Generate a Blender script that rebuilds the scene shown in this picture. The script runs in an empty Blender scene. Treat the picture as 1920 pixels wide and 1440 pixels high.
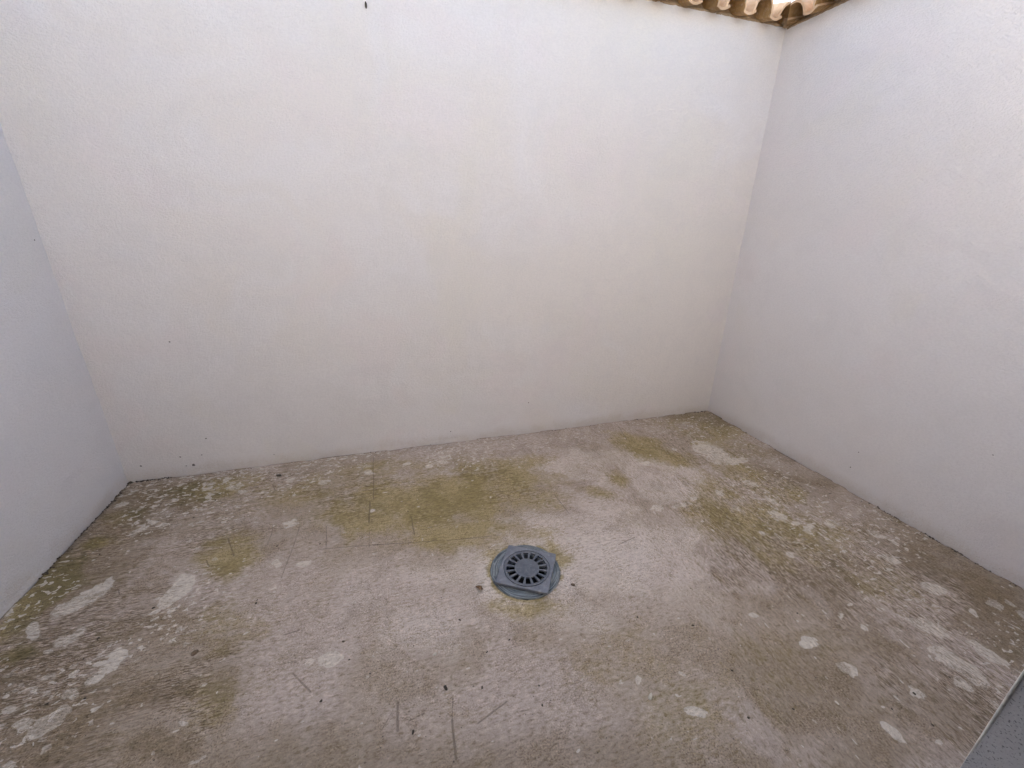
import bpy, bmesh, math, random
import numpy as np
from mathutils import Vector, Matrix

scn = bpy.context.scene
col = scn.collection

# ------------------------------------------------------------------ camera
H = 1.6                                    # eye height in metres
FPX, YAW, PITCH, ROLL = 784.43, 0.306077, 0.362953, 0.0229884
_r0 = np.array([math.cos(YAW), -math.sin(YAW), 0.0])
_f = np.array([math.sin(YAW)*math.cos(PITCH), math.cos(YAW)*math.cos(PITCH), -math.sin(PITCH)])
_u0 = np.cross(_r0, _f)
_r = math.cos(ROLL)*_r0 + math.sin(ROLL)*_u0
_u = -math.sin(ROLL)*_r0 + math.cos(ROLL)*_u0
cam_d = bpy.data.cameras.new('camera')
cam_d.sensor_fit = 'HORIZONTAL'; cam_d.sensor_width = 36.0
cam_d.lens = FPX/1920*36.0
cam_d.clip_start = 0.02; cam_d.clip_end = 2000
cam = bpy.data.objects.new('camera', cam_d); col.objects.link(cam)
M = Matrix(((_r[0], _u[0], -_f[0], 0), (_r[1], _u[1], -_f[1], 0), (_r[2], _u[2], -_f[2], H), (0, 0, 0, 1)))
cam.matrix_world = M
scn.camera = cam

# ------------------------------------------------------------------ sky, sun, exposure
SUN_EL, SUN_AZ = math.radians(22), math.radians(0.6)    # azimuth from +Y towards +X: low behind the tiled wall, on the house front only
w = bpy.data.worlds.new('World'); scn.world = w; w.use_nodes = True
nt = w.node_tree; bgn = nt.nodes['Background']
sky = nt.nodes.new('ShaderNodeTexSky'); sky.sky_type = 'NISHITA'; sky.sun_disc = False
sky.sun_elevation = SUN_EL; sky.sun_rotation = SUN_AZ
sky.air_density = 1.0; sky.dust_density = 2.5; sky.ozone_density = 0.6
nt.links.new(sky.outputs[0], bgn.inputs[0]); bgn.inputs[1].default_value = 0.12
sun_d = bpy.data.lights.new('sun', 'SUN'); sun_d.energy = 2.0; sun_d.angle = math.radians(0.53)
sun_d.color = (1.0, 0.955, 0.89)
sun = bpy.data.objects.new('sun', sun_d); col.objects.link(sun)
sd = Vector((math.sin(SUN_AZ)*math.cos(SUN_EL), math.cos(SUN_AZ)*math.cos(SUN_EL), math.sin(SUN_EL)))
sun.rotation_euler = (-sd).to_track_quat('-Z', 'Y').to_euler(); sun.location = (0, 9, 6)
vs = scn.view_settings
scn.display_settings.display_device = 'sRGB'
vs.view_transform = 'Standard'; vs.look = 'None'; vs.gamma = 1; vs.use_curve_mapping = False
vs.exposure = 2.30
scn.cycles.use_denoising = True
scn.cycles.use_adaptive_sampling = True; scn.cycles.adaptive_threshold = 0.02
scn.cycles.max_bounces = 6; scn.cycles.diffuse_bounces = 5; scn.cycles.glossy_bounces = 2
scn.cycles.caustics_reflective = False; scn.cycles.caustics_refractive = False

# ------------------------------------------------------------------ geometry of the yard (metres)
XL, XR, YB = -1.0363*H, 1.79468*H, 1.81879*H
YN = 0.111                                  # yard side of the house wall
XJ = 0.505                                  # door jamb
ZE = 2.946                                  # underside of the roof tiles at the wall face

def ray(px, py):
    return _f + (px-960)/FPX*_r - (py-720)/FPX*_u
def at(px, py, axis=2, val=0.0):            # pixel -> point on the plane axis = val
    d = ray(px, py); c = np.array([0, 0, H]); t = (val-c[axis])/d[axis]
    return c + t*d
def to_px(P):
    d = P - np.array([0, 0, H]); z = d @ _f
    return 960+FPX*(d @ _r)/z, 720-FPX*(d @ _u)/z

# ------------------------------------------------------------------ numpy noise
def _h(ix, iy, seed):
    n = (ix.astype(np.int64)*374761393 + iy.astype(np.int64)*668265263 + seed*1274126177) & 0xffffffff
    n = ((n ^ (n >> 13))*1274126177) & 0xffffffff
    n = n ^ (n >> 16)
    return (n & 0xffffff)/float(0xffffff)
def vn(x, y, seed=0):
    ix, iy = np.floor(x), np.floor(y); fx, fy = x-ix, y-iy
    fx = fx*fx*fx*(fx*(fx*6-15)+10); fy = fy*fy*fy*(fy*(fy*6-15)+10)
    a = _h(ix, iy, seed); b = _h(ix+1, iy, seed); c = _h(ix, iy+1, seed); d = _h(ix+1, iy+1, seed)
    return (a*(1-fx)+b*fx)*(1-fy) + (c*(1-fx)+d*fx)*fy
def fbm(x, y, seed=0, octs=4, gain=0.5):
    s, a, t = 0, 1.0, 0
    for o in range(octs):
        s = s + a*vn(x*2**o+17.3*o, y*2**o-9.1*o, seed+o*7); t += a; a *= gain
    return s/t
def sst(x, a, b):
    t = np.clip((x-a)/(b-a), 0, 1); return t*t*(3-2*t)

# ------------------------------------------------------------------ material helper
class NT:
    def __init__(s, name):
        s.m = bpy.data.materials.new(name); s.m.use_nodes = True
        s.t = s.m.node_tree; s.b = s.t.nodes['Principled BSDF']
        s.pos = s.n('ShaderNodeNewGeometry').outputs['Position']
    def n(s, typ): return s.t.nodes.new(typ)
    def put(s, sock, v):
        if hasattr(v, 'node'): s.t.links.new(v, sock)
        else:
            if isinstance(v, (tuple, list)) and len(v) == 3 and sock.type == 'RGBA': v = (*v, 1)
            sock.default_value = v
    def noise(s, scale, detail=4, rough=0.55, vec=None, dist=0.0, stretch=None, out='Fac'):
        v = vec if vec is not None else s.pos
        if stretch: v = s.vmul(v, stretch)
        n = s.n('ShaderNodeTexNoise'); n.inputs['Scale'].default_value = scale
        n.inputs['Detail'].default_value = detail; n.inputs['Roughness'].default_value = rough
        n.inputs['Distortion'].default_value = dist
        s.t.links.new(v, n.inputs['Vector']); return n.outputs[out]
    def vmul(s, v, k):
        n = s.n('ShaderNodeVectorMath'); n.operation = 'MULTIPLY'
        s.put(n.inputs[0], v); n.inputs[1].default_value = k; return n.outputs[0]
    def math(s, op, a, b=0.0, clamp=False):
        n = s.n('ShaderNodeMath'); n.operation = op; n.use_clamp = clamp
        s.put(n.inputs[0], a); s.put(n.inputs[1], b); return n.outputs[0]
    def mr(s, v, a, b, c=0.0, d=1.0, smooth=True):
        n = s.n('ShaderNodeMapRange'); n.interpolation_type = 'SMOOTHSTEP' if smooth else 'LINEAR'
        s.put(n.inputs[0], v)
        for i, k in zip((1, 2, 3, 4), (a, b, c, d)): s.put(n.inputs[i], k)
        return n.outputs[0]
    def mix(s, f, a, b, blend='MIX'):
        n = s.n('ShaderNodeMix'); n.data_type = 'RGBA'; n.blend_type = blend
        s.put(n.inputs[0], f); s.put(n.inputs[6], a); s.put(n.inputs[7], b); return n.outputs[2]
    def attr(s, name):
        n = s.n('ShaderNodeAttribute'); n.attribute_name = name; return n.outputs['Fac']
    def bump(s, h, strength, dist, normal=None):
        n = s.n('ShaderNodeBump'); n.inputs['Strength'].default_value = strength
        n.inputs['Distance'].default_value = dist; s.put(n.inputs['Height'], h)
        if normal is not None: s.put(n.inputs['Normal'], normal)
        return n.outputs[0]
    def done(s, color, rough=0.8, normal=None, spec=0.4):
        s.put(s.b.inputs['Base Color'], color); s.put(s.b.inputs['Roughness'], rough)
        s.b.inputs['Specular IOR Level'].default_value = spec
        if normal is not None: s.put(s.b.inputs['Normal'], normal)
        return s.m

# ------------------------------------------------------------------ materials
def plaster(name, base, warm, dots=(), seed=0.0, stain=1.0):
    k = NT(name)
    t1, t2, t3, t4 = (k.attr(a) for a in ('t1', 't2', 't3', 't4'))
    P = k.pos
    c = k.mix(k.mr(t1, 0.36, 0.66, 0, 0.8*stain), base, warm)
    pinkc = tuple(base[i]*f for i, f in enumerate((1.0, 0.955, 0.955)))
    c = k.mix(k.mr(t2, 0.52, 0.72, 0, 0.55*stain), c, pinkc)
    greenc = tuple(base[i]*f for i, f in enumerate((0.975, 0.965, 0.90)))
    c = k.mix(k.mr(t3, 0.54, 0.76, 0, 0.6*stain), c, greenc)
    # fine tone of a hand-floated lime render
    g1 = k.noise(70, 3, 0.7, stretch=(1, 1, 1.7)); g2 = k.noise(170, 1, 0.6)
    c = k.mix(k.mr(g1, 0.38, 0.66, 0, 0.24), c, tuple(x*0.76 for x in base))
    c = k.mix(k.mr(t4, 0.42, 0.75, 0, 0.17), c, tuple(x*0.84 for x in base))
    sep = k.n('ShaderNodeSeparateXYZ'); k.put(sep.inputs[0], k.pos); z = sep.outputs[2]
    sp = k.math('ADD', z, k.math('ADD', k.mr(t4, 0.3, 0.7, -0.02, 0.02, False), k.mr(g1, 0.3, 0.7, -0.035, 0.035, False)))          # splashed soil at the foot, plus warm floor bounce painted in
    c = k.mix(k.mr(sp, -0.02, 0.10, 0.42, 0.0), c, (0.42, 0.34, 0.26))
    flecks = k.mr(g2, 0.735, 0.765, 0, 1)
    c = k.mix(k.math('MULTIPLY', flecks, k.mr(z, 0.0, 0.5, 0.45, 0.03)), c, (0.16, 0.13, 0.10))
    if dots:
        d = None
        for (q, r) in dots:
            v = k.n('ShaderNodeVectorMath'); v.operation = 'DISTANCE'
            k.put(v.inputs[0], k.pos); v.inputs[1].default_value = tuple(q)
            e = k.math('DIVIDE', v.outputs['Value'], r)
            d = e if d is None else k.math('MINIMUM', d, e)
        dn = k.math('ADD', d, k.mr(g2, 0.3, 0.7, -0.3, 0.3, False))
        c = k.mix(k.mr(dn, 0.8, 1.15, 0.85, 0.0), c, (0.05, 0.04, 0.035))
    n = k.bump(k.math('ADD', k.math('MULTIPLY', g2, 0.5), g1), 0.85, 0.006)
    return k.done(c, 0.9, n, 0.25)

bdots = [(at(264, 874, 1, YB), 0.006), (at(338, 857, 1, YB), 0.005), (at(363, 872, 1, YB), 0.009),
         (at(386, 822, 1, YB), 0.005), (at(378, 853, 1, YB), 0.004), (at(318, 641, 1, YB), 0.004),
         (at(514, 852, 1, YB), 0.004), (at(349, 874, 1, YB), 0.004), (at(845, 809, 1, YB), 0.004), (at(991, 755, 1, YB), 0.004)]
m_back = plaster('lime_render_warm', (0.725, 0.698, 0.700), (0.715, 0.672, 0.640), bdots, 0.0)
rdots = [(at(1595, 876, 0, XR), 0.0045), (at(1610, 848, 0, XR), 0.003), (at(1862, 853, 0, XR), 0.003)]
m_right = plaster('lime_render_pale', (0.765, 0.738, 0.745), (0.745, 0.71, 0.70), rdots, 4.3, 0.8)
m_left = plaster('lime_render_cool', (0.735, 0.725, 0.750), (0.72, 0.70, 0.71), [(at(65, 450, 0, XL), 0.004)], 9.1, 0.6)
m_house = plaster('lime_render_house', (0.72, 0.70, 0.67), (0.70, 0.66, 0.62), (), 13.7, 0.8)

def grey_jamb():
    k = NT('grey_pitted_render')
    c = k.mix(k.mr(k.noise(7, 5, 0.6), 0.35, 0.7), (0.50, 0.495, 0.505), (0.42, 0.415, 0.425))
    pit = k.mr(k.noise(420, 2, 0.5, stretch=(1, 1, 1.6)), 0.60, 0.65)
    lt = k.mr(k.noise(380, 2, 0.5, k.vmul(k.pos, (1.1, 0.9, 1.3))), 0.63, 0.68)
    c = k.mix(k.math('MULTIPLY', pit, 0.8), c, (0.10, 0.10, 0.11))
    c = k.mix(k.math('MULTIPLY', lt, 0.5), c, (0.6, 0.6, 0.6))
    n = k.bump(k.math('SUBTRACT', k.noise(90, 4, 0.6), pit), 0.4, 0.003)
    return k.done(c, 0.85, n, 0.3)
m_jamb = grey_jamb()
k = NT('corner_bead_render'); m_bead = k.done(k.mix(k.mr(k.noise(120, 3), 0.35, 0.7), (0.66, 0.65, 0.60), (0.46, 0.45, 0.42)), 0.7)

def concrete():
    k = NT('weathered_concrete')
    A = {a: k.attr(a) for a in ('pale', 'moss', 'dirt', 'line', 'zone', 'wash_lit', 'tone', 'mid', 'drag', 'amp', 'dens')}
    z = k.math('GREATER_THAN', A['zone'], 0.5)
    # fine trowel drag: along x on one side, along y on the other
    vm = k.n('ShaderNodeMix'); vm.data_type = 'VECTOR'
    k.put(vm.inputs[0], z); k.put(vm.inputs[4], k.vmul(k.pos, (34, 190, 1))); k.put(vm.inputs[5], k.vmul(k.pos, (190, 34, 1)))
    st0 = k.noise(1, 3, 0.65, vm.outputs[1], 0.5)
    st2 = k.math('ADD', 0.5, k.math('MULTIPLY', k.math('SUBTRACT', st0, 0.5), A['amp']))
    vf = k.n('ShaderNodeMix'); vf.data_type = 'VECTOR'
    k.put(vf.inputs[0], z); k.put(vf.inputs[4], k.vmul(k.pos, (40, 82, 1))); k.put(vf.inputs[5], k.vmul(k.pos, (82, 40, 1)))
    fine = k.noise(1, 4, 0.72, vf.outputs[1], 0.4)
    grit = k.noise(165, 2, 0.7)
    c = k.mix(A['tone'], (0.380, 0.310, 0.250), (0.455, 0.380, 0.332))
    c = k.mix(k.mr(A['mid'], 0.50, 0.78, 0, 0.22), c, (0.200, 0.158, 0.115))
    c = k.mix(k.mr(k.math('ADD', A['wash_lit'], k.mr(fine, 0.3, 0.7, -0.2, 0.2, False)), -0.05, 1.35, 0, 0.78), c, (0.68, 0.61, 0.555))      # washed cement, plus light around the drain painted in
    c = k.mix(k.mr(k.math('ADD', A['dirt'], k.mr(st2, 0.3, 0.7, -0.5, 0.5, False)), -0.10, 1.15, 0, 0.84), c, (0.188, 0.134, 0.072))   # soil film, plus shade painted along the near and left edges
    mc = k.mix(k.mr(A['mid'], 0.35, 0.65), (0.235, 0.178, 0.050), (0.355, 0.278, 0.130))
    mc = k.mix(k.mr(A['dirt'], 0.35, 1.0, 0, 0.72), mc, (0.120, 0.098, 0.038))
    c = k.mix(k.mr(k.math('ADD', A['moss'], k.mr(fine, 0.3, 0.7, -0.45, 0.45, False)), -0.08, 1.1, 0, 0.82), c, mc)                      # algae
    p_ = k.math('ADD', A['pale'], k.math('ADD', k.mr(fine, 0.3, 0.7, -0.10, 0.10, False), k.mr(st2, 0.3, 0.7, -0.08, 0.08, False)))
    pm = k.math('MULTIPLY', k.mr(p_, 0.0, 0.035, 0, 0.90), k.mr(A['mid'], 0.42, 0.72, 1.0, 0.45))
    pc = k.mix(k.mr(grit, 0.35, 0.7, 0, 0.4), (0.60, 0.545, 0.475), (0.45, 0.395, 0.335))
    c = k.mix(pm, c, pc)                                                                                                               # laitance skin
    mul = lambda f, m: k.mix(f, c, k.mix(1.0, c, m, 'MULTIPLY'))
    c = mul(k.mr(A['drag'], 0.50, 0.80, 0, 0.22), (0.55, 0.50, 0.44))
    c = mul(k.mr(st2, 0.54, 0.61, 0, 0.68), (0.44, 0.38, 0.32))
    c = mul(k.mr(st2, 0.46, 0.36, 0, 0.5), (1.35, 1.33, 1.30))
    scab = k.math('MULTIPLY', k.mr(k.math('ADD', k.noise(30, 2, 0.5, stretch=(1, 1.3, 1), dist=0.6), k.mr(fine, 0.3, 0.7, -0.025, 0.025, False)), k.mr(A['dens'], 0.1, 0.8, 0.645, 0.585, False), k.mr(A['dens'], 0.1, 0.8, 0.665, 0.603, False)), k.mr(A['dens'], 0.12, 0.4))
    c = k.mix(k.math('MULTIPLY', scab, 0.85), c, pc)
    c = mul(k.mr(fine, 0.50, 0.66, 0, 0.60), (0.52, 0.47, 0.42))
    c = mul(k.mr(fine, 0.48, 0.36, 0, 0.55), (1.42, 1.40, 1.37))
    c = mul(k.math('MULTIPLY', k.mr(grit, 0.53, 0.68, 0, 0.75), k.mr(A['mid'], 0.35, 0.65, 0.25, 1.0)), (1.55, 1.53, 1.50))
    c = mul(k.math('MULTIPLY', k.mr(grit, 0.46, 0.34, 0, 0.85), k.mr(A['mid'], 0.35, 0.65, 0.35, 1.0)), (0.46, 0.41, 0.37))
    holes = k.mr(k.noise(90, 1, 0.5, k.vmul(k.pos, (1.0, 1.15, 1))), 0.735, 0.765)
    c = k.mix(k.math('MULTIPLY', holes, 0.85), c, (0.05, 0.042, 0.035))
    lm = k.mr(k.math('ADD', A['line'], k.mr(fine, 0.3, 0.7, -0.6, 0.6, False)), 0.30, 1.05, 0.58, 0.0)
    c = k.mix(lm, c, (0.085, 0.064, 0.042))
    h = k.math('ADD', k.math('MULTIPLY', st2, 0.9), k.math('ADD', k.math('MULTIPLY', fine, 0.8), k.math('MULTIPLY', grit, 0.4)))
    h = k.math('SUBTRACT', h, k.math('ADD', k.math('MULTIPLY', holes, 1.2), k.math('MULTIPLY', lm, 0.7)))
    return k.done(c, k.mr(A['mid'], 0.3, 0.7, 0.60, 0.82), k.bump(h, 0.55, 0.0045), 0.35)
m_floor = concrete()

def plastic(name, a, b, dusty=0.35):
    k = NT(name)
    c = k.mix(k.mr(k.noise(30, 5, 0.65), 0.35, 0.7), a, b)
    c = k.mix(k.mr(k.noise(70, 5, 0.75, dist=0.4), 0.52, 0.72, 0, dusty), c, (0.42, 0.43, 0.45))
    n = k.bump(k.noise(260, 3, 0.6), 0.25, 0.001)
    return k.done(c, k.mr(k.noise(40, 4), 0.3, 0.7, 0.42, 0.65), n, 0.45)
m_plate = plastic('grey_pvc', (0.150, 0.160, 0.190), (0.205, 0.215, 0.245))
m_grate = plastic('grey_pvc_grate', (0.098, 0.108, 0.130), (0.145, 0.155, 0.178), 0.3)
def flange_mat():
    k = NT('brushed_pvc_flange')
    tc = k.n('ShaderNodeTexCoord')
    ln = k.n('ShaderNodeVectorMath'); ln.operation = 'LENGTH'; k.put(ln.inputs[0], tc.outputs['Object'])
    cx = k.n('ShaderNodeCombineXYZ'); k.put(cx.inputs[0], k.math('MULTIPLY', ln.outputs['Value'], 260.0))
    g = k.n('ShaderNodeTexGradient'); g.gradient_type = 'RADIAL'; k.put(g.inputs[0], tc.outputs['Object'])
    k.put(cx.inputs[1], k.math('MULTIPLY', g.outputs['Fac'], 9.0))
    ring = k.noise(1, 4, 0.7, cx.outputs[0], 0.6)
    c = k.mix(k.mr(ring, 0.36, 0.66), (0.055, 0.066, 0.078), (0.27, 0.30, 0.315))
    c = k.mix(k.mr(k.noise(45, 4, 0.7), 0.55, 0.75, 0, 0.5), c, (0.40, 0.42, 0.40))
    return k.done(c, 0.6, k.bump(ring, 0.6, 0.003), 0.4)
m_flange = flange_mat()
k = NT('dark_drain_cup'); m_cup = k.done(k.mix(k.mr(k.noise(40, 3), 0.4, 0.7), (0.008, 0.008, 0.010), (0.022, 0.024, 0.028)), 0.45)  # near-black: the darkness inside the drain is put into the colour

def clay(name, a, b):
    k = NT(name)
    oi = k.n('ShaderNodeObjectInfo')
    c = k.mix(k.mr(k.noise(14, 5, 0.6, dist=0.4), 0.35, 0.68), a, b)
    c = k.mix(k.mr(k.noise(55, 5, 0.7), 0.52, 0.72, 0, 0.5), c, (0.62, 0.52, 0.42))
    c = k.mix(k.mr(k.noise(26, 5, 0.7, dist=0.8), 0.60, 0.74, 0, 0.6), c, (0.22, 0.13, 0.075))
    hsv = k.n('ShaderNodeHueSaturation'); k.put(hsv.inputs['Color'], c)
    k.put(hsv.inputs['Value'], k.mr(oi.outputs['Random'], 0, 1, 0.86, 1.12, False))
    n = k.bump(k.noise(120, 4, 0.65), 0.4, 0.003)
    return k.done(hsv.outputs[0], 0.85, n, 0.25)
m_clay = clay('fired_clay', (0.56, 0.365, 0.22), (0.66, 0.465, 0.30))
m_clay_shade = clay('fired_clay_shaded', (0.30, 0.175, 0.07), (0.42, 0.265, 0.12))  # shade of the tile hollows put into a darker clay colour
k = NT('tile_mortar')
m_mortar = k.done(k.mix(k.mr(k.noise(30, 5, 0.7), 0.35, 0.7), (0.30, 0.20, 0.11), (0.42, 0.31, 0.20)), 0.95, k.bump(k.noise(70, 4), 0.7, 0.01))
def stone(name, a, b):
    k = NT(name)
    return k.done(k.mix(k.mr(k.noise(160, 4, 0.7), 0.35, 0.68), a, b), 0.85, k.bump(k.noise(400, 3), 0.5, 0.001))
m_peb_l = stone('pale_pebble', (0.50, 0.46, 0.38), (0.62, 0.58, 0.50))
m_peb_d = stone('dark_grit', (0.045, 0.035, 0.028), (0.09, 0.07, 0.05))
m_peb_b = stone('brown_crumb', (0.12, 0.085, 0.055), (0.22, 0.15, 0.10))
m_leaf = stone('dry_leaf', (0.13, 0.075, 0.04), (0.24, 0.15, 0.09))
k = NT('dry_earth'); m_earth = k.done(k.mix(k.mr(k.noise(0.6, 6, 0.6), 0.35, 0.68), (0.20, 0.16, 0.11), (0.27, 0.22, 0.16)), 0.95)
k = NT('interior_paint'); m_int = k.done(k.mix(k.mr(k.noise(3, 4), 0.4, 0.7), (0.62, 0.60, 0.57), (0.58, 0.56, 0.53)), 0.8)

# ------------------------------------------------------------------ object helpers
def link(name, me, mat, parent=None, smooth=False):
    if mat is not None and not me.materials: me.materials.append(mat)
    if smooth: me.polygons.foreach_set('use_smooth', np.ones(len(me.polygons), bool))
    o = bpy.data.objects.new(name, me); col.objects.link(o)
    if parent is not None: o.parent = parent
    return o
def from_bm(name, bm, mat, parent=None, smooth=False):
    bmesh.ops.recalc_face_normals(bm, faces=bm.faces)
    me = bpy.data.meshes.new(name); bm.to_mesh(me); bm.free()
    return link(name, me, mat, parent, smooth)
def tag(o, label=None, cat=None, group=None, kind=None):
    if label: o['label'] = label
    if cat: o['category'] = cat
    if group: o['group'] = group
    if kind: o['kind'] = kind
    return o
def empty(name, loc, rz=0.0):
    o = bpy.data.objects.new(name, None); o.location = loc; o.rotation_euler.z = rz
    o.empty_display_size = 0.1; col.objects.link(o); return o
def add_box(bm, a, b):
    vs_ = [bm.verts.new((x, y, z)) for x in (a[0], b[0]) for y in (a[1], b[1]) for z in (a[2], b[2])]
    for f in ((0, 1, 3, 2), (4, 6, 7, 5), (0, 4, 5, 1), (2, 3, 7, 6), (0, 2, 6, 4), (1, 5, 7, 3)):
        bm.faces.new([vs_[i] for i in f])
def grid_mesh(name, V, nu, nv, keep=None):
    i = np.arange((nu-1)*(nv-1)); a = (i//(nu-1))*nu + i % (nu-1)
    F = np.stack([a, a+1, a+nu+1, a+nu], 1)
    if keep is not None: F = F[keep[F].all(1)]
    me = bpy.data.meshes.new(name)
    me.vertices.add(len(V)); me.vertices.foreach_set('co', V.astype(np.float32).ravel())
    me.loops.add(F.size); me.loops.foreach_set('vertex_index', F.ravel().astype(np.int32))
    me.polygons.add(len(F)); me.polygons.foreach_set('loop_start', (np.arange(len(F))*4).astype(np.int32))
    me.polygons.foreach_set('use_smooth', np.ones(len(F), bool))
    me.update(); me.validate(); return me

# ================================================================== SETTING
bm = bmesh.new()
for v in ((-400, -400), (400, -400), (400, 400), (-400, 400)): bm.verts.new((*v, -0.7))
bm.faces.new(bm.verts)
tag(from_bm('ground', bm, m_earth), kind='structure')

# ---- yard floor: one weathered concrete slab
DC = np.array([0.5695, 1.512]); DR = 0.173                      # drain centre and flange radius
STEP = 0.0042
xs = np.arange(XL-0.02, XR+0.02, STEP); ys = np.arange(YN-0.40, YB+0.02, STEP)
nu, nv = len(xs), len(ys)
X, Y = (a.ravel() for a in np.meshgrid(xs, ys))
PX, PY = to_px(np.stack([X, Y, np.zeros_like(X)], 1))
WX = (fbm(X*6, Y*6, 3, 4)-0.5); WY = (fbm(X*6, Y*6, 11, 4)-0.5)

def ell(cx, cy, a, b, rot, warp=0.9):
    """1 at the centre, 0 on the outline, ellipse laid out on the floor by photo pixel"""
    t = math.radians(rot); c, s = math.cos(t), math.sin(t)
    k = 1.0
    dx, dy = PX-cx + WX*warp*a*1.1, PY-cy + WY*warp*b*1.1
    u, v = (dx*c+dy*s)/a, (-dx*s+dy*c)/b
    return 1-np.sqrt(u*u+v*v)

zone = sst(X + 0.5*(fbm(X*2, Y*2, 51, 3)-0.5) - 0.10*(Y-1.5), 1.02, 1.42)
# pale scabs seen singly
pale = np.full_like(X, -1.0)
PALE = [(1352, 862, 34, 9, 12), (1330, 842, 30, 14, 15),
        (1457, 967, 20, 8, 27), (1560, 982, 17, 8, 15), (1512, 994, 11, 5, 42), (1518, 986, 7, 4, 30), (1505, 1011, 7, 5, 10), (1449, 940, 16, 4, 32),
        (1645, 1003, 17, 5, 25), (1484, 1041, 10, 6, 20), (1492, 982, 8, 4, 20), (1674, 1050, 14, 6, 28), (1660, 1043, 6, 4, 30), (1636, 1052, 6, 3, 20),
        (1748, 1105, 24, 9, 27), (1865, 1133, 18, 6, 30), (1826, 1149, 12, 4, 42), (1893, 1132, 14, 4, 30), (1915, 1152, 14, 5, 38),
        (1515, 1206, 17, 11, 25), (1588, 1251, 19, 9, 20), (1413, 1153, 8, 6, 0), (1622, 1178, 12, 4, 32), (1600, 1260, 10, 8, 10),
        (1770, 1235, 45, 14, 38), (1820, 1268, 40, 16, 34), (1850, 1225, 50, 12, 28), (1800, 1285, 22, 9, 30), (1740, 1175, 40, 14, 28),
        (1668, 1370, 28, 9, 38), (1654, 1325, 7, 3, 15), (1720, 1300, 20, 7, 30), (1758, 1390, 10, 6, 30),
        (338, 1103, 34, 15, -38), (318, 1122, 26, 10, -40), (215, 1236, 32, 14, -38), (178, 1270, 22, 8, -36), (128, 1300, 21, 10, -22),
        (108, 1336, 22, 8, -42), (72, 1360, 42, 17, -30), (40, 1358, 20, 10, -20), (62, 1184, 17, 12, -60), (144, 1192, 28, 7, -42), (118, 1202, 20, 7, -30),
        (160, 1125, 60, 14, -30), (185, 1108, 34, 9, -35), (95, 1272, 16, 6, -15), (32, 1297, 8, 5, -20), (65, 1294, 7, 5, -30), (20, 1330, 18, 6, -15),
        (92, 1222, 12, 5, -10), (20, 1265, 16, 5, -15), (225, 948, 14, 4, -18), (285, 980, 11, 5, -10), (262, 995, 14, 5, -20), (305, 985, 9, 4, -5), (247, 1003, 9, 4, -20),
        (443, 912, 17, 5, -10), (397, 906, 9, 4, -5), (425, 900, 11, 4, -22), (395, 925, 8, 4, 0), (455, 921, 9, 4, 5), (391, 932, 6, 3, 0), (330, 938, 8, 3, -8),
        (545, 983, 16, 6, -12), (552, 975, 8, 4, -5), (520, 1058, 9, 8, 0), (565, 1057, 18, 6, -12), (403, 1048, 5, 3, -20), (542, 900, 10, 4, -5), (618, 902, 7, 3, 0),
        (620, 1237, 22, 13, -25), (580, 1243, 8, 6, -10), (344, 1356, 10, 5, 15),
        (1430, 1000, 8, 4, 20), (1380, 950, 12, 5, 25), (1235, 952, 14, 6, 10), (1275, 948, 18, 5, -4), (1300, 935, 8, 4, 15),
        (1212, 868, 9, 4, 0), (1265, 842, 5, 3, 10), (1198, 1276, 6, 8, 0), (1282, 1264, 9, 3, 30), (1305, 1332, 22, 10, 20),
        (693, 885, 8, 4, -8), (690, 876, 9, 4, -5), (763, 870, 8, 3, -10), (698, 956, 5, 3, 0), (830, 866, 10, 3, 0), (805, 875, 8, 3, -4), (605, 905, 9, 4, -6),
        (1380, 864, 20, 6, -8), (1390, 938, 7, 3, 25), (1350, 925, 10, 4, 22), (1405, 905, 14, 5, 18)]
SOFT = [(1090, 872, 75, 26, 3), (1210, 905, 92, 34, 14), (1275, 905, 48, 34, 10), (1100, 890, 50, 22, 0), (1150, 868, 60, 22, 5), (990, 975, 52, 14, -6), (1040, 985, 30, 9, -10)]
for q in PALE:
    pale = np.maximum(pale, ell(*q)*np.clip(min(q[2], q[3])/10, 0.6, 2.2)*0.55)
# small flecks: dense at the back, left and right edges
fx = fbm(X*26+WX, Y*58+WX, 71, 2); fy = fbm(X*58+WX, Y*26+WY, 83, 2); fr = fbm(X*38, Y*44, 91, 2)
fl = fx*(1-zone)+fy*zone; fl = np.maximum(fl, fr-0.04)
dens = np.maximum.reduce([sst(Y, YB-0.62, YB-0.12)*sst(-X, -1.6, -0.6), 0.95*sst(-X, 0.45, 1.35), 0.40*sst(X, 1.55, 2.3), 0.5*sst(Y, YB-0.5, YB-0.1)])
dens = dens*sst(fbm(X*2.3, Y*2.3, 29, 3), 0.28, 0.58)
pale = np.maximum(pale, (fl-(0.88-0.15*dens))*2.6)
pale = np.clip(pale, -0.6, 0.6)

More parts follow.
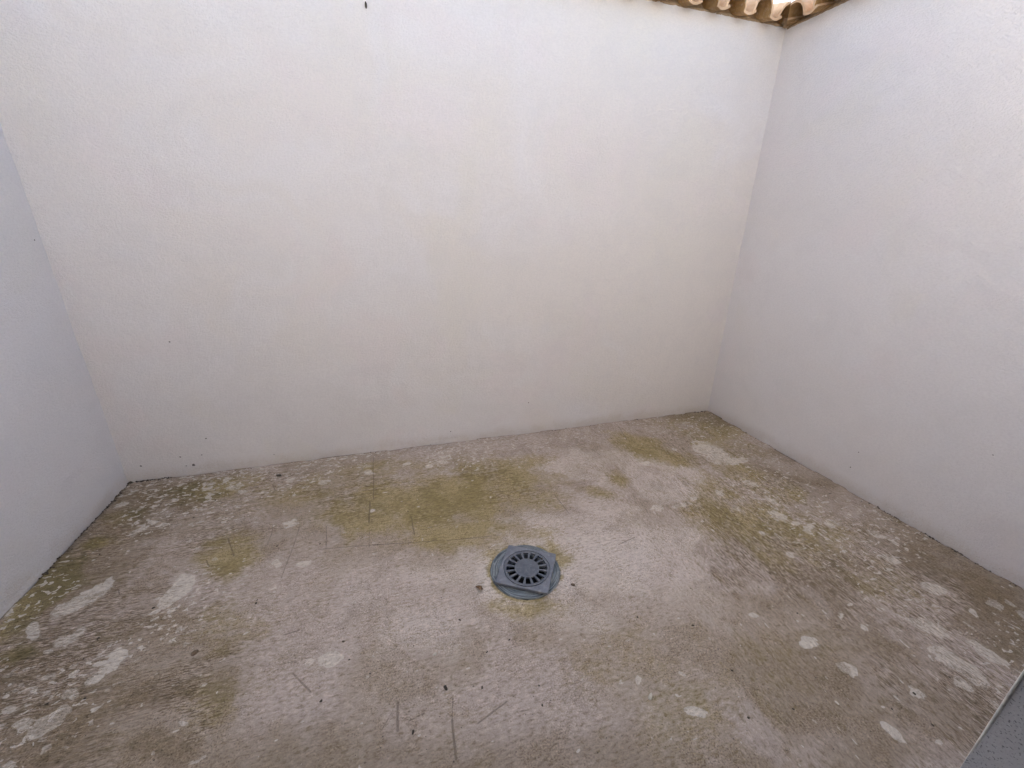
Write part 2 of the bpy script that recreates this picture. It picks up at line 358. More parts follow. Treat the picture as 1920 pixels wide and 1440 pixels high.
moss = np.zeros_like(X)
for (cx, cy, a, b, rot, s) in [(800, 945, 185, 62, -6, 1.0), (680, 975, 60, 34, 0, 1.0), (965, 892, 85, 36, -4, 0.95), (860, 1000, 110, 26, -6, 0.95),
        (425, 1045, 62, 36, -10, 1.05), (405, 1018, 60, 14, -5, 0.6), (400, 915, 95, 22, -8, 0.9), (560, 925, 120, 26, -8, 0.5), (1195, 838, 60, 22, 20, 0.95), (1245, 858, 60, 18, 10, 0.85), (1160, 902, 26, 12, 25, 0.8), (1125, 925, 34, 12, 20, 0.6),
        (1340, 815, 90, 28, 20, 0.65), (1390, 880, 60, 26, 25, 0.7), (1350, 960, 80, 60, 40, 0.75), (1440, 980, 110, 60, 40, 0.75), (1480, 930, 40, 16, 20, 0.65), (1560, 1010, 70, 50, 35, 0.45),
        (1660, 1080, 120, 40, 30, 0.35), (90, 1115, 100, 34, -45, 1.4), (45, 1140, 90, 26, -45, 1.4), (185, 1020, 40, 14, -15, 0.95), (230, 970, 45, 12, -15, 0.6), (30, 1225, 60, 20, -15, 0.8),
        (1042, 1036, 34, 26, 30, 0.85), (930, 1035, 34, 16, -20, 0.7), (975, 1140, 90, 22, 5, 0.7), (880, 1020, 50, 14, -6, 0.7), (720, 880, 130, 18, -8, 0.5), (1010, 940, 90, 22, -6, 0.6),
        (1010, 1000, 60, 16, 0, 0.5), (420, 1180, 110, 60, -20, 0.35), (400, 1290, 80, 60, -40, 0.4), (1290, 1330, 120, 70, 0, 0.35), (1200, 1230, 140, 60, 0, 0.25), (1450, 1250, 130, 80, 20, 0.25)]:
    moss = np.maximum(moss, s*sst(ell(cx, cy, a*1.3, b*1.35, rot, 0.9), -0.15, 0.9))
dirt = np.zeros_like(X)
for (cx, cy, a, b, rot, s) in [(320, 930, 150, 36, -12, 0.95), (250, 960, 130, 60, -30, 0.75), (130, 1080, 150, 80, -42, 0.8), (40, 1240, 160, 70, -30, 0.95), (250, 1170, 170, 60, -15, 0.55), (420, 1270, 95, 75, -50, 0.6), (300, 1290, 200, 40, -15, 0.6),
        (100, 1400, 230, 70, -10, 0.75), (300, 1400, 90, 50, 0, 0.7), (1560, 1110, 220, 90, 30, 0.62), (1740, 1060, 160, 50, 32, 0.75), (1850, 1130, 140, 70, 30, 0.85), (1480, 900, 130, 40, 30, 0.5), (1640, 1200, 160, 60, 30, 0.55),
        (1330, 790, 90, 16, 10, 0.6), (1400, 1020, 110, 50, 40, 0.45), (1780, 1330, 180, 80, 25, 0.65), (1640, 1400, 200, 60, 0, 0.5), (880, 960, 220, 60, -5, 0.30), (1000, 915, 120, 40, 0, 0.25), (480, 1000, 200, 60, -10, 0.35), (1900, 1200, 70, 80, 0, 0.8), (960, 1440, 900, 90, 0, 0.55), (40, 1330, 330, 190, -20, 0.75), (150, 1130, 260, 130, -35, 0.7), (1600, 1300, 300, 140, 10, 0.5)]:  # broad near and left ellipses also paint the floor's edge shade
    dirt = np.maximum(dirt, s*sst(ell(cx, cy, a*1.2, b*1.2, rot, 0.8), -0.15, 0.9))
wash_lit = np.zeros_like(X)  # washed cement together with painted brightness around the drain
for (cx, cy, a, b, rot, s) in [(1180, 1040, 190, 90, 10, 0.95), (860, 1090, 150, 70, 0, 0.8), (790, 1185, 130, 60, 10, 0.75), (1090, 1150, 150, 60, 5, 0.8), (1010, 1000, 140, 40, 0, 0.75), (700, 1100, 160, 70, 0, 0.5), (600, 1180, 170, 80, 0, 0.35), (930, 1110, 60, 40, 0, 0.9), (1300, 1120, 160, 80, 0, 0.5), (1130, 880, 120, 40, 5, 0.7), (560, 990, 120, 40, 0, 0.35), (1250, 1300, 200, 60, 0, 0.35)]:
    wash_lit = np.maximum(wash_lit, s*sst(ell(cx, cy, a*1.25, b*1.25, rot, 1.1), -0.1, 0.85))

for q in SOFT: wash_lit = np.maximum(wash_lit, 0.72*sst(ell(*q, 1.1), -0.10, 0.22))
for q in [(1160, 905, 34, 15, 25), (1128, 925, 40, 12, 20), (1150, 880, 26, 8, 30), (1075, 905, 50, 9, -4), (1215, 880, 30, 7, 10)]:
    wash_lit = wash_lit*(1-0.8*sst(ell(*q), -0.1, 0.5))
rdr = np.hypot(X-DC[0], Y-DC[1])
wash_lit = np.maximum(wash_lit, 1.15*sst(-rdr, -0.36, -0.20)*(0.55+0.45*np.abs(np.cos(np.arctan2(Y-DC[1], X-DC[0])))))
moss = np.maximum(moss, 0.95*sst(-rdr, -0.205, -0.176)*sst(fbm(X*14, Y*14, 611, 3), 0.40, 0.62))
# scored lines and cracks: (photo pixel polyline, half width in metres)
LINES = [([(700, 858), (701, 935)], .0035), ([(694, 940), (692, 978)], .0045), ([(692, 978), (692, 1026)], .0022), ([(772, 968), (777, 1002)], .004), ([(612, 985), (611, 1030)], .0032),
         ([(597, 1030), (700, 1021), (800, 1015), (860, 1011), (935, 1003)], .0035), ([(427, 1009), (438, 1043)], .0045), ([(387, 1050), (392, 1063)], .004), ([(511, 983), (508, 1003), (501, 1023)], .0028),
         ([(563, 985), (550, 1025), (535, 1062), (527, 1084)], .0028), ([(531, 1190), (560, 1181)], .0035), ([(550, 1262), (583, 1296)], .004), ([(525, 1246), (583, 1231)], .0025), ([(746, 1317), (745, 1345), (746, 1371)], .006),
         ([(850, 1304), (848, 1350)], .0025), ([(848, 1350), (851, 1390), (855, 1425)], .005), ([(896, 1356), (950, 1315)], .004), ([(767, 1352), (796, 1337)], .003), ([(735, 1335), (715, 1370)], .002),
         ([(1412, 1098), (1445, 1121), (1478, 1144), (1495, 1169), (1524, 1198), (1541, 1223)], .0018), ([(762, 1202), (784, 1208), (808, 1210), (838, 1202), (880, 1198), (917, 1194)], .0016),
         ([(1040, 927), (1067, 963)], .0035), ([(1160, 1020), (1190, 1007)], .0040), ([(1165, 1014), (1182, 1011)], .003), ([(733, 926), (800, 913), (880, 896), (970, 880)], .0018), ([(960, 922), (1035, 908)], .002),
         ([(1052, 840), (1100, 832)], .003), ([(1075, 820), (1090, 834)], .003), ([(1110, 842), (1128, 855)], .004), ([(1160, 800), (1175, 825)], .004), ([(1250, 945), (1290, 985)], .002), ([(1200, 940), (1216, 960)], .002),
         ([(512, 909), (516, 919)], .004), ([(735, 905), (748, 914), (755, 921)], .002), ([(560, 970), (500, 962)], .0018), ([(222, 1105), (224, 1115)], .0035), ([(225, 1115), (268, 1110)], .0025), ([(155, 1298), (210, 1285), (265, 1270)], .003), ([(150, 1302), (262, 1276)], .002),
         ([(60, 1204), (95, 1195), (126, 1187)], .004), ([(140, 1195), (170, 1189)], .003), ([(490, 1105), (460, 1100)], .002), ([(1667, 1314), (1676, 1318), (1696, 1332)], .003), ([(1500, 1086), (1530, 1085)], .003), ([(1520, 1092), (1556, 1135)], .0018),
         ([(1330, 885), (1425, 965)], .0018), ([(1295, 950), (1350, 1010), (1420, 1085)], .0018), ([(1280, 952), (1370, 1075)], .0014), ([(1620, 1140), (1690, 1180)], .0025), ([(1530, 1095), (1560, 1112)], .002), ([(30, 1395), (170, 1372)], .002), ([(330, 1280), (250, 1298)], .002),
         ([(820, 1010), (800, 1018)], .0035), ([(700, 1022), (740, 1018)], .0045), ([(1490, 1180), (1450, 1150)], .0012), ([(930, 1300), (900, 1308)], .0014), ([(1130, 1345), (1128, 1365), (1118, 1373)], .0016)]
rng = random.Random(5)
for i in range(70):                                    # many short drag nicks
    if i % 2:
        x0, y0, a0 = rng.uniform(XL+.1, 1.0), rng.uniform(0.8, YB-.1), rng.gauss(0.03, .08)
    else:
        x0, y0, a0 = rng.uniform(1.25, XR-.1), rng.uniform(0.4, YB-.2), rng.gauss(-1.6, .09)
    L_ = rng.uniform(.05, .22)
    LINES.append(([('w', x0, y0), ('w', x0+L_*math.cos(a0), y0+L_*math.sin(a0))], rng.uniform(.0008, .0019)))
line = np.full_like(X, 3.0)
lx, ly = X + 0.008*WX, Y + 0.008*WY
for pts, wd in LINES:
    W = [np.array(p[1:]) if p[0] == 'w' else at(*p)[:2] for p in pts]
    lo, hi = np.min(W, 0)-0.03, np.max(W, 0)+0.03
    sel = np.nonzero((X > lo[0]) & (X < hi[0]) & (Y > lo[1]) & (Y < hi[1]))[0]
    if len(sel) == 0: continue
    sx_, sy_ = lx[sel], ly[sel]; d = np.full(len(sel), 9.0)
    for a, b in zip(W[:-1], W[1:]):
        ab = b-a; t = np.clip(((sx_-a[0])*ab[0]+(sy_-a[1])*ab[1])/max(ab@ab, 1e-9), 0, 1)
        d = np.minimum(d, np.hypot(sx_-a[0]-t*ab[0], sy_-a[1]-t*ab[1]))
    line[sel] = np.minimum(line[sel], d/wd)
# soil caught in the joint along the walls
de = np.minimum.reduce([X-XL, XR-X, YB-Y])
jn = fbm(X*9, Y*9, 131, 4); jw = 0.009+0.022*sst(jn, 0.42, 0.72)
jw = jw*np.where(X-XL < 0.06, 1.35, 1.0)
line = np.minimum(line, 0.10+0.9*np.clip((de-0.004)/jw, 0, 4))
line = np.clip(line, 0, 3)

mid = fbm(X*9+2*WX, Y*9+2*WY, 141, 5, 0.62); tone = sst(fbm(X*2.1+WX, Y*2.1+WY, 151, 5, 0.6), 0.36, 0.64)
dgx = fbm(X*7, Y*64, 161, 4, 0.6); dgy = fbm(X*64, Y*7, 171, 4, 0.6); drag = dgx*(1-zone)+dgy*zone
amp = np.zeros_like(X) + 0.16
for (cx, cy, a, b, rot, v_) in [(120, 1300, 420, 220, -15, 1.0), (200, 1050, 330, 140, -15, 0.85), (800, 930, 330, 70, -5, 0.75), (1420, 990, 260, 130, 38, 1.0), (1640, 1090, 300, 130, 32, 0.9), (1800, 1290, 260, 140, 30, 0.7), (1300, 850, 160, 60, 20, 0.6), (400, 920, 300, 60, -8, 0.7)]:
    amp = np.maximum(amp, v_*sst(ell(cx, cy, a, b, rot, 0.8), 0.0, 0.6))
amp = amp*(0.60+1.1*sst(fbm(X*4, Y*4, 165, 4), 0.35, 0.65))
drag = (drag-0.5)*2.0*np.clip(amp*1.1, 0, 1)+0.5
blot = fbm(X*13+3*WX, Y*13+3*WY, 181, 5, 0.68)-0.5
moss = 1.30*moss + 0.75*blot + 0.5*(drag-0.5) - 0.03
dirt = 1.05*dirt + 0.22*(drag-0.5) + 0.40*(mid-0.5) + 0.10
wash_lit = 0.95*wash_lit + 0.6*(fbm(X*6+2*WX, Y*6+2*WY, 191, 5, 0.66)-0.5) - 0.10
pale = pale + 0.50*(fbm(X*38, Y*38, 197, 3, 0.6)-0.5)
# relief
sx_ = fbm(X*9, Y*85, 201, 3)-0.5; sy_ = fbm(X*85, Y*9, 211, 3)-0.5
Z = 0.0016*(sx_*(1-zone)+sy_*zone) + 0.004*(fbm(X*3, Y*3, 221, 3)-0.5) + 0.0012*(fbm(X*22, Y*22, 231, 3)-0.5)
Z += 0.0009*sst(pale, 0.0, 0.08) - 0.0015*sst(-line, -1.0, -0.5)
Z -= 0.012*sst(-de, -0.016, -0.002)*sst(jn, 0.40, 0.6)
rd = np.hypot(X-DC[0], Y-DC[1])
Z -= 0.003*sst(-rd, -0.32, -0.17)
me = grid_mesh('floor', np.stack([X, Y, Z], 1), nu, nv, keep=rd > DR-0.016)
for nm, arr in (('pale', pale), ('moss', moss), ('dirt', dirt), ('line', line), ('zone', zone), ('wash_lit', wash_lit), ('tone', tone), ('mid', mid), ('drag', drag), ('amp', amp), ('dens', dens)):
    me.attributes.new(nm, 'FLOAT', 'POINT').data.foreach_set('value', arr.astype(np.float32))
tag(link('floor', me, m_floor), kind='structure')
del me

# ---- rendered walls: hand-floated face (slightly uneven) on a solid core
def wall(name, mat, label, origin, du, length, nrm, height, seed, step=0.014):
    """face starts at origin, runs along du; nrm points into the yard"""
    n1, n2 = int(length/step)+2, int((height+0.05)/step)+2
    s = np.linspace(0, length, n1); t = np.linspace(-0.05, height, n2)
    S, T = (a.ravel() for a in np.meshgrid(s, t))
    d = 0.010*(fbm(S*1.6, T*1.6, seed, 3)-0.5) + 0.0050*(fbm(S*6, T*8, seed+5, 3)-0.5) + 0.0022*(fbm(S*18, T*30, seed+9, 2)-0.5)
    lip = sst(-T, -0.016, -0.004)*(0.005*sst(fbm(S*4, S*0+1.5, seed+21, 3), 0.40, 0.6)+0.0015)
    wob = 0.006*(fbm(S*3, S*0, seed+13, 3)-0.5)*sst(-T, -0.25, 0.0)
    d = d + lip + wob
    P = np.array(origin) + S[:, None]*np.array(du) + T[:, None]*np.array((0, 0, 1.0)) + d[:, None]*np.array(nrm)
    me = grid_mesh(name, P, n1, n2)
    wx = fbm(S*2, T*2, seed+31, 3)-0.5
    for nm, arr in (('t1', fbm(S*0.9+wx, T*0.9, seed+33, 5, 0.6)+(0.30*sst(S, 1.6, 4.2)-0.12 if seed == 301 else 0.0)), ('t2', fbm(S*2.3+wx, T*2.3, seed+35, 4, 0.6)), ('t3', fbm(S*1.8, T*1.3+wx, seed+37, 5, 0.6)), ('t4', fbm(S*8+3*wx, T*8, seed+39, 4, 0.65))):  # back wall: warm bounced light towards its right end put into the tone
        me.attributes.new(nm, 'FLOAT', 'POINT').data.foreach_set('value', arr.astype(np.float32))
    root = link(name, me, mat)
    bm = bmesh.new()
    a = np.array(origin) - np.array(nrm)*0.012 + np.array((0, 0, -0.6)); b = np.array(origin)+np.array(du)*length-np.array(nrm)*0.26+np.array((0, 0, height))
    add_box(bm, np.minimum(a, b), np.maximum(a, b))
    from_bm('wall_core', bm, mat, root)
    return tag(root, label, 'wall')
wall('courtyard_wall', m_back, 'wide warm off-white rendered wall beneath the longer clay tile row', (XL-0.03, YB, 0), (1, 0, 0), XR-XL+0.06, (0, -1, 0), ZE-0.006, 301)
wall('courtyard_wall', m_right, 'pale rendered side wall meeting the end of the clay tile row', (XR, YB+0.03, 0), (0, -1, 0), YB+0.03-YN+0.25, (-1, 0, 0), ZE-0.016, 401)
wall('courtyard_wall', m_left, 'bluish white plain side wall beside the dark mossy floor corner', (XL, YN-0.25, 0), (0, 1, 0), YB+0.03-YN+0.25, (1, 0, 0), 6.4, 501)  # height out of view is set to block sky and darken the left

# ---- house wall behind the viewpoint, with the doorway the view is taken from
house = empty('house_wall', (0, YN-0.3, 0))
tag(house, 'tall house wall whose grey pitted door jamb edges the floor', 'wall')
HT, DH = 3.4, 2.25
def part_box(name, a, b, mat, parent, bevel=0.0):
    bm = bmesh.new(); add_box(bm, a, b)
    if bevel: bmesh.ops.bevel(bm, geom=bm.edges[:], offset=bevel, segments=2, affect='EDGES')
    o = from_bm(name, bm, mat); o.parent = parent; o.matrix_parent_inverse = Matrix.Translation(-Vector(parent.location))
    return o
JT = 0.03
part_box('wall_panel', (XJ+JT, YN-0.30, -0.6), (XR+3.0, YN, HT), m_house, house)
part_box('wall_panel', (XL-5.0, YN-0.30, -0.6), (-XJ-JT, YN, HT), m_house, house)
part_box('lintel', (-XJ-JT, YN-0.30, DH+JT), (XJ+JT, YN-0.001, HT-0.001), m_house, house)
# jamb linings with a worn pale edge bead
def jamb(x0, x1, sgn):
    n = 60; bm = bmesh.new(); rg = random.Random(int(x0*1000)+7)
    part_box('jamb', (min(x0, x1), YN-0.29, -0.05), (max(x0, x1), YN-0.004, DH), m_jamb, house)
    # bead: slightly wavy thin strip standing proud at the yard-side arris
    rings = []
    for i in range(n+1):
        z = -0.02 + (DH+0.02)*i/n
        wv = 0.0009*math.sin(i*0.9)+rg.uniform(-.0006, .0006); q = 0.0010+rg.uniform(-.0002, .0003)
        cx, cy = x0+wv*sgn, YN-0.0045
        rings.append([bm.verts.new((cx+q*math.cos(a), cy+q*math.sin(a), z)) for a in [j*math.pi/4 for j in range(8)]])
    for A_, B_ in zip(rings[:-1], rings[1:]):
        for j in range(8): bm.faces.new((A_[j], A_[(j+1) % 8], B_[(j+1) % 8], B_[j]))
    bm.faces.new(rings[0]); bm.faces.new(rings[-1])
    o = from_bm('edge_bead', bm, m_bead, None, True); o.parent = house; o.matrix_parent_inverse = Matrix.Translation(-Vector(house.location))
jamb(XJ, XJ+JT, 1); jamb(-XJ, -XJ-JT, -1)
part_box('door_head', (-XJ-JT, YN-0.29, DH), (XJ+JT, YN-0.004, DH+JT), m_jamb, house)
# plain unseen room behind the doorway, added to block light
room = empty('room', (0, -1.8, 0)); tag(room, kind='structure')
y0, y1 = -3.6, YN-0.305
part_box('room_floor', (-2.2, y0, -0.12), (2.2, y1, -0.006), m_int, room)
part_box('room_ceiling', (-2.2, y0, 2.6), (2.2, y1, 2.7), m_int, room)
part_box('room_wall', (-2.3, y0, -0.12), (-2.2, y1, 2.7), m_int, room)
part_box('room_wall', (2.2, y0, -0.12), (2.3, y1, 2.7), m_int, room)
part_box('room_wall', (-2.3, y0-0.1, -0.12), (2.3, y0, 2.7), m_int, room)

# ================================================================== CLAY TILE EAVES
PITCH_T, SLOPE, OVER, TL = 0.211, math.radians(15), 0.105, 0.46
def s_profile():
    """S-shaped clay tile across its width: hollow roll first, shallow pan after"""
    P = []
    for i in range(15):                                 # roll
        a = math.pi*(1-i/14); P.append((0.066+0.066*math.cos(a), 0.004+0.088*max(0.0, math.sin(a))**0.8))
    for i in range(1, 9):                               # pan
        t = i/8; P.append((0.132+0.100*t, 0.004-0.013*math.sin(math.pi*t)+0.010*t*t))
    return P
def tile_bm(chip=None, seed=0):
    rg = random.Random(seed); prof = s_profile(); th = 0.014
    N = []
    for i, p in enumerate(prof):
        a, b = prof[max(i-1, 0)], prof[min(i+1, len(prof)-1)]
        t = Vector((b[0]-a[0], b[1]-a[1])).normalized(); N.append((-t.y, t.x))
    bm = bmesh.new(); rows = []
    for j in range(5):
        v = TL*j/4; row = []
        for i, (p, n) in enumerate(zip(prof, N)):
            fr = 0.0
            if j == 0:
                fr = rg.uniform(-.002, .003)
                if chip and chip[0] <= i <= chip[1]: fr += chip[2]*rg.uniform(.5, 1)
            nar = 1-0.07*v/TL
            o = (p[0]*nar, v+fr, p[1]); q = (o[0]+n[0]*th, v+fr, o[2]+n[1]*th)
            row.append((bm.verts.new(o), bm.verts.new(q)))
        rows.append(row)
    m_ = len(prof)
    for j in range(4):
        for i in range(m_-1):
            a, b, c, d = rows[j][i], rows[j][i+1], rows[j+1][i+1], rows[j+1][i]
            bm.faces.new((a[0], d[0], c[0], b[0])).material_index = 1; bm.faces.new((a[1], b[1], c[1], d[1]))
        for i in (0, m_-1):
            a, d = rows[j][i], rows[j+1][i]; bm.faces.new((a[0], a[1], d[1], d[0]))
    for j in (0, 4):
        for i in range(m_-1):
            a, b = rows[j][i], rows[j][i+1]; bm.faces.new((a[0], b[0], b[1], a[1]))
    bmesh.ops.recalc_face_normals(bm, faces=bm.faces)
    return bm
variants = []
for s in range(4):
    bm = tile_bm(chip=(2, 5, 0.012) if s == 2 else None, seed=s)
    me = bpy.data.meshes.new('tile'); bm.to_mesh(me); bm.free(); me.materials.append(m_clay); me.materials.append(m_clay_shade)
    variants.append(me)

def eave(name, label, base, rz, first, count, mirror, step_dir, cut):
    """tiles laid along the local x axis of a frame turned by rz; cut = (point, normal) keeps the side the normal leaves"""
    root = empty(name, base, rz); tag(root, label, 'roof')
    R0 = Matrix.Translation(Vector(base)) @ Matrix.Rotation(rz, 4, 'Z')
    rg = random.Random(name == 'x' and 1 or int(abs(rz)*10)+3)
    for c in range(2):
        for i in range(count):
            u = first + step_dir*PITCH_T*i
            y = -OVER + c*(TL-0.08) + rg.uniform(-.006, .006)
            z = (y)*math.tan(SLOPE) + c*0.014 + rg.uniform(-.002, .002)
            L = Matrix.Translation((u, y, z)) @ Matrix.Rotation(rg.uniform(-.02, .02), 4, 'Z') @ Matrix.Rotation(SLOPE, 4, 'X') @ Matrix.Rotation(rg.uniform(-.02, .02), 4, 'Y')
            if mirror: L = L @ Matrix.Scale(-1, 4, (1, 0, 0))
            wpos = (R0 @ L).translation
            near = abs((wpos-Vector(cut[0])).dot(Vector(cut[1]).normalized())) < 0.9
            me = variants[(i*3+c) % 4]
            if near or mirror:
                bm = bmesh.new(); bm.from_mesh(me); bmesh.ops.transform(bm, matrix=R0 @ L, verts=bm.verts)
                g = bm.verts[:]+bm.edges[:]+bm.faces[:]
                r = bmesh.ops.bisect_plane(bm, geom=g, plane_co=cut[0], plane_no=cut[1], clear_outer=True)
                if not bm.faces: bm.free(); continue
                eds = [e for e in r['geom_cut'] if isinstance(e, bmesh.types.BMEdge)]
                try: bmesh.ops.triangle_fill(bm, edges=eds, use_beauty=True)
                except Exception: pass
                bmesh.ops.transform(bm, matrix=(R0).inverted(), verts=bm.verts)
                o = from_bm('tile', bm, m_clay, root, False); o.data.materials.append(m_clay_shade)
            else:
                o = bpy.data.objects.new('tile', me); col.objects.link(o); o.parent = root; o.matrix_local = L
    return root
cutp = (XR, YB, 0.0)
def arch_u(px, py, axis, val):                           # where a roll's middle stands along the eave
    return at(px, py, axis, val)
bx = arch_u(1429, 25, 1, YB-OVER)[0]
n_b = int((bx-XL)/PITCH_T)+2
# back row runs from the corner towards -x
e1 = eave('tile_eave', 'longer row of pale orange clay tiles over the wide wall', (bx+PITCH_T-0.066, YB, ZE), 0.0, PITCH_T, n_b+1, False, -1, ((XR, YB, 0), (1, -1, 0)))
ry = arch_u(1543, 22, 0, XR-OVER)[1]
# right row: frame turned so that its local y points out over the right wall (+x)
e2 = eave('tile_eave', 'shorter row of clay tiles over the pale side wall, turning the corner', (XR, ry+PITCH_T+0.066, ZE-0.012), -math.pi/2, -PITCH_T, 16, False, 1, ((XR, YB, 0), (-1, 1, 0)))
# bedding mortar between wall head and tiles (rough, set back from the tile noses)
def mortar(parent, a, b, out, seed):
    a, b, out = Vector(a), Vector(b), Vector(out); n = int((b-a).length/0.02)
    bm = bmesh.new(); rows = []; rg = random.Random(seed)
    for i in range(n+1):
        p = a.lerp(b, i/n); j = lambda s: rg.uniform(-s, s)
        pr = [(0.001+j(.002), -0.008+j(.002)), (0.004+j(.003), 0.0+j(.002)), (-0.02+j(.008), 0.020+j(.005)), (-0.08+j(.01), 0.095+j(.006)), (-0.22, 0.13), (-0.22, -0.010)]
        rows.append([bm.verts.new(p+out*q[0]+Vector((0, 0, q[1]))) for q in pr])
    for A_, B_ in zip(rows[:-1], rows[1:]):
        for j in range(6): bm.faces.new((A_[j], A_[(j+1) % 6], B_[(j+1) % 6], B_[j]))
    o = from_bm('mortar', bm, m_mortar, None, True); o.parent = parent
    o.matrix_parent_inverse = (Matrix.Translation(parent.location) @ Matrix.Rotation(parent.rotation_euler.z, 4, 'Z')).inverted()
mortar(e1, (XL-0.2, YB, ZE-0.006), (XR-0.01, YB, ZE-0.006), (0, -1, 0), 3)
mortar(e2, (XR, YB-0.01, ZE-0.018), (XR, YN+0.05, ZE-0.018), (-1, 0, 0), 4)

# dab of mortar closing the valley at the corner
bm = bmesh.new(); bmesh.ops.create_icosphere(bm, subdivisions=3, radius=1.0); rg = random.Random(12)
for v in bm.verts: v.co = Vector((v.co.x*0.030, v.co.y*0.030, v.co.z*0.030))*(1+0.35*(rg.random()-0.5))
o = from_bm('mortar', bm, m_mortar, None, True); o.parent = e1; o.location = (XR-0.030-e1.location.x, -0.030, 0.004)

# ================================================================== FLOOR DRAIN
drain = empty('floor_drain', (DC[0], DC[1], 0.0)); tag(drain, 'grey plastic floor drain, slotted round grate in a skewed square plate', 'drain')
def lathe(name, prof, mat, seg=96, wob=0.0, parent=None, smooth=True, z0=0.0):
    bm = bmesh.new(); rg = random.Random(2); rows = []
    ph = [rg.uniform(0, 6.28) for _ in range(4)]
    for r, z in prof:
        row = []
        for j in range(seg):
            a = 2*math.pi*j/seg; rr = r*(1+wob*(math.sin(3*a+ph[0])+.6*math.sin(7*a+ph[1])+.5*math.sin(11*a+ph[2])))
            row.append(bm.verts.new((rr*math.cos(a), rr*math.sin(a), z)))
        rows.append(row)
    for A_, B_ in zip(rows[:-1], rows[1:]):
        for j in range(seg): bm.faces.new((A_[j], A_[(j+1) % seg], B_[(j+1) % seg], B_[j]))
    return from_bm(name, bm, mat, parent, smooth)
prof = [(DR-0.004, -0.03), (DR, -0.008), (DR, 0.003), (DR-0.003, 0.006)]
for i in range(22):
    r = DR-0.004-i*0.0032; prof.append((r, 0.0062+(0.0016 if i % 2 else 0.0)-0.00005*i))
prof += [(0.098, 0.004), (0.098, -0.03)]
lathe('flange', prof, m_flange, 120, 0.0022, drain)
lathe('drain_cup', [(0.1005, 0.005), (0.099, -0.06), (0.094, -0.16), (0.05, -0.17), (0.001, -0.17)], m_cup, 64, 0, drain)
# square plate from its four photographed corners (its top stands 22 mm above the slab)
ZP = 0.027
cs = [at(*p, 2, ZP)[:2]-DC for p in ((953.4, 1020.6), (1040.8, 1038.2), (1027.9, 1113.4), (929.7, 1091.7))]
ctr = sum(cs)/4; side = np.mean([np.linalg.norm(cs[i]-cs[(i+1) % 4]) for i in range(4)])
dv = cs[1]-cs[0]+cs[2]-cs[3]; ang = math.atan2(dv[1], dv[0])
print('plate', ctr, side, math.degrees(ang))
RG = min(0.112, side*0.475)
gc = at(988, 1066.7, 2, ZP+0.004)[:2]-DC
def ring_pts(seg):
    return [2*math.pi*j/seg for j in range(seg)]
bm = bmesh.new(); seg = 96; hs = side/2; rc = 0.006
inner, outer = [], []
for a in ring_pts(seg):
    c, s = math.cos(a), math.sin(a); m_ = max(abs(c), abs(s)); k_ = hs/m_
    ox, oy = k_*c, k_*s
    if abs(ox) > hs-rc and abs(oy) > hs-rc:
        cxn, cyn = math.copysign(hs-rc, ox), math.copysign(hs-rc, oy); L_ = math.hypot(ox-cxn, oy-cyn); ox, oy = cxn+(ox-cxn)/L_*rc, cyn+(oy-cyn)/L_*rc
    inner.append(bm.verts.new(((RG+0.0015)*c, (RG+0.0015)*s, 0))); outer.append(bm.verts.new((ox, oy, 0)))
fs = [bm.faces.new((inner[j], outer[j], outer[(j+1) % seg], inner[(j+1) % seg])) for j in range(seg)]
ex = bmesh.ops.extrude_face_region(bm, geom=fs)
bmesh.ops.translate(bm, verts=[v for v in ex['geom'] if isinstance(v, bmesh.types.BMVert)], vec=(0, 0, -0.013))
pl = from_bm('square_plate', bm, m_plate, drain)
pl.location = (ctr[0], ctr[1], ZP); pl.rotation_euler = (0.012, -0.008, ang)
bv = pl.modifiers.new('bevel', 'BEVEL'); bv.width = 0.0012; bv.segments = 2; bv.limit_method = 'ANGLE'
# collar that carries the plate above the flange
cl = lathe('collar', [(0.094, -0.014), (0.094, -0.034), (0.088, -0.034), (0.088, -0.014)], m_plate, 64, 0, drain); cl.location = (ctr[0], ctr[1], ZP)
# grate: centre disc, 16 bars, rim
bm = bmesh.new(); NS = 16; per = 9; seg = NS*per; bar = 3
R_ = [0.0, RG*0.30, RG*0.54, RG*0.89, RG]
a0 = ang*0 + math.radians(90-360/NS/2+360/NS*(bar/per)/2)
ringv = []
for r in R_[1:]:
    ringv.append([bm.verts.new((r*math.cos(a0+2*math.pi*j/seg), r*math.sin(a0+2*math.pi*j/seg), 0.0006 if r < RG*0.5 else 0)) for j in range(seg)])
c0 = bm.verts.new((0, 0, 0.001))
fs = [bm.faces.new((c0, ringv[0][j], ringv[0][(j+1) % seg])) for j in range(seg)]
for q in range(3):
    for j in range(seg):
        if q == 1 and (j % per) >= bar: continue
        fs.append(bm.faces.new((ringv[q][j], ringv[q+1][j], ringv[q+1][(j+1) % seg], ringv[q][(j+1) % seg])))
ex = bmesh.ops.extrude_face_region(bm, geom=fs)
bmesh.ops.translate(bm, verts=[v for v in ex['geom'] if isinstance(v, bmesh.types.BMVert)], vec=(0, 0, -0.009))
gr = from_bm('grate', bm, m_grate, drain)
gr.location = (ctr[0]*0.6+gc[0]*0.4, ctr[1]*0.6+gc[1]*0.4, ZP+0.0035)
bv = gr.modifiers.new('bevel', 'BEVEL'); bv.width = 0.0008; bv.segments = 2; bv.limit_method = 'ANGLE'

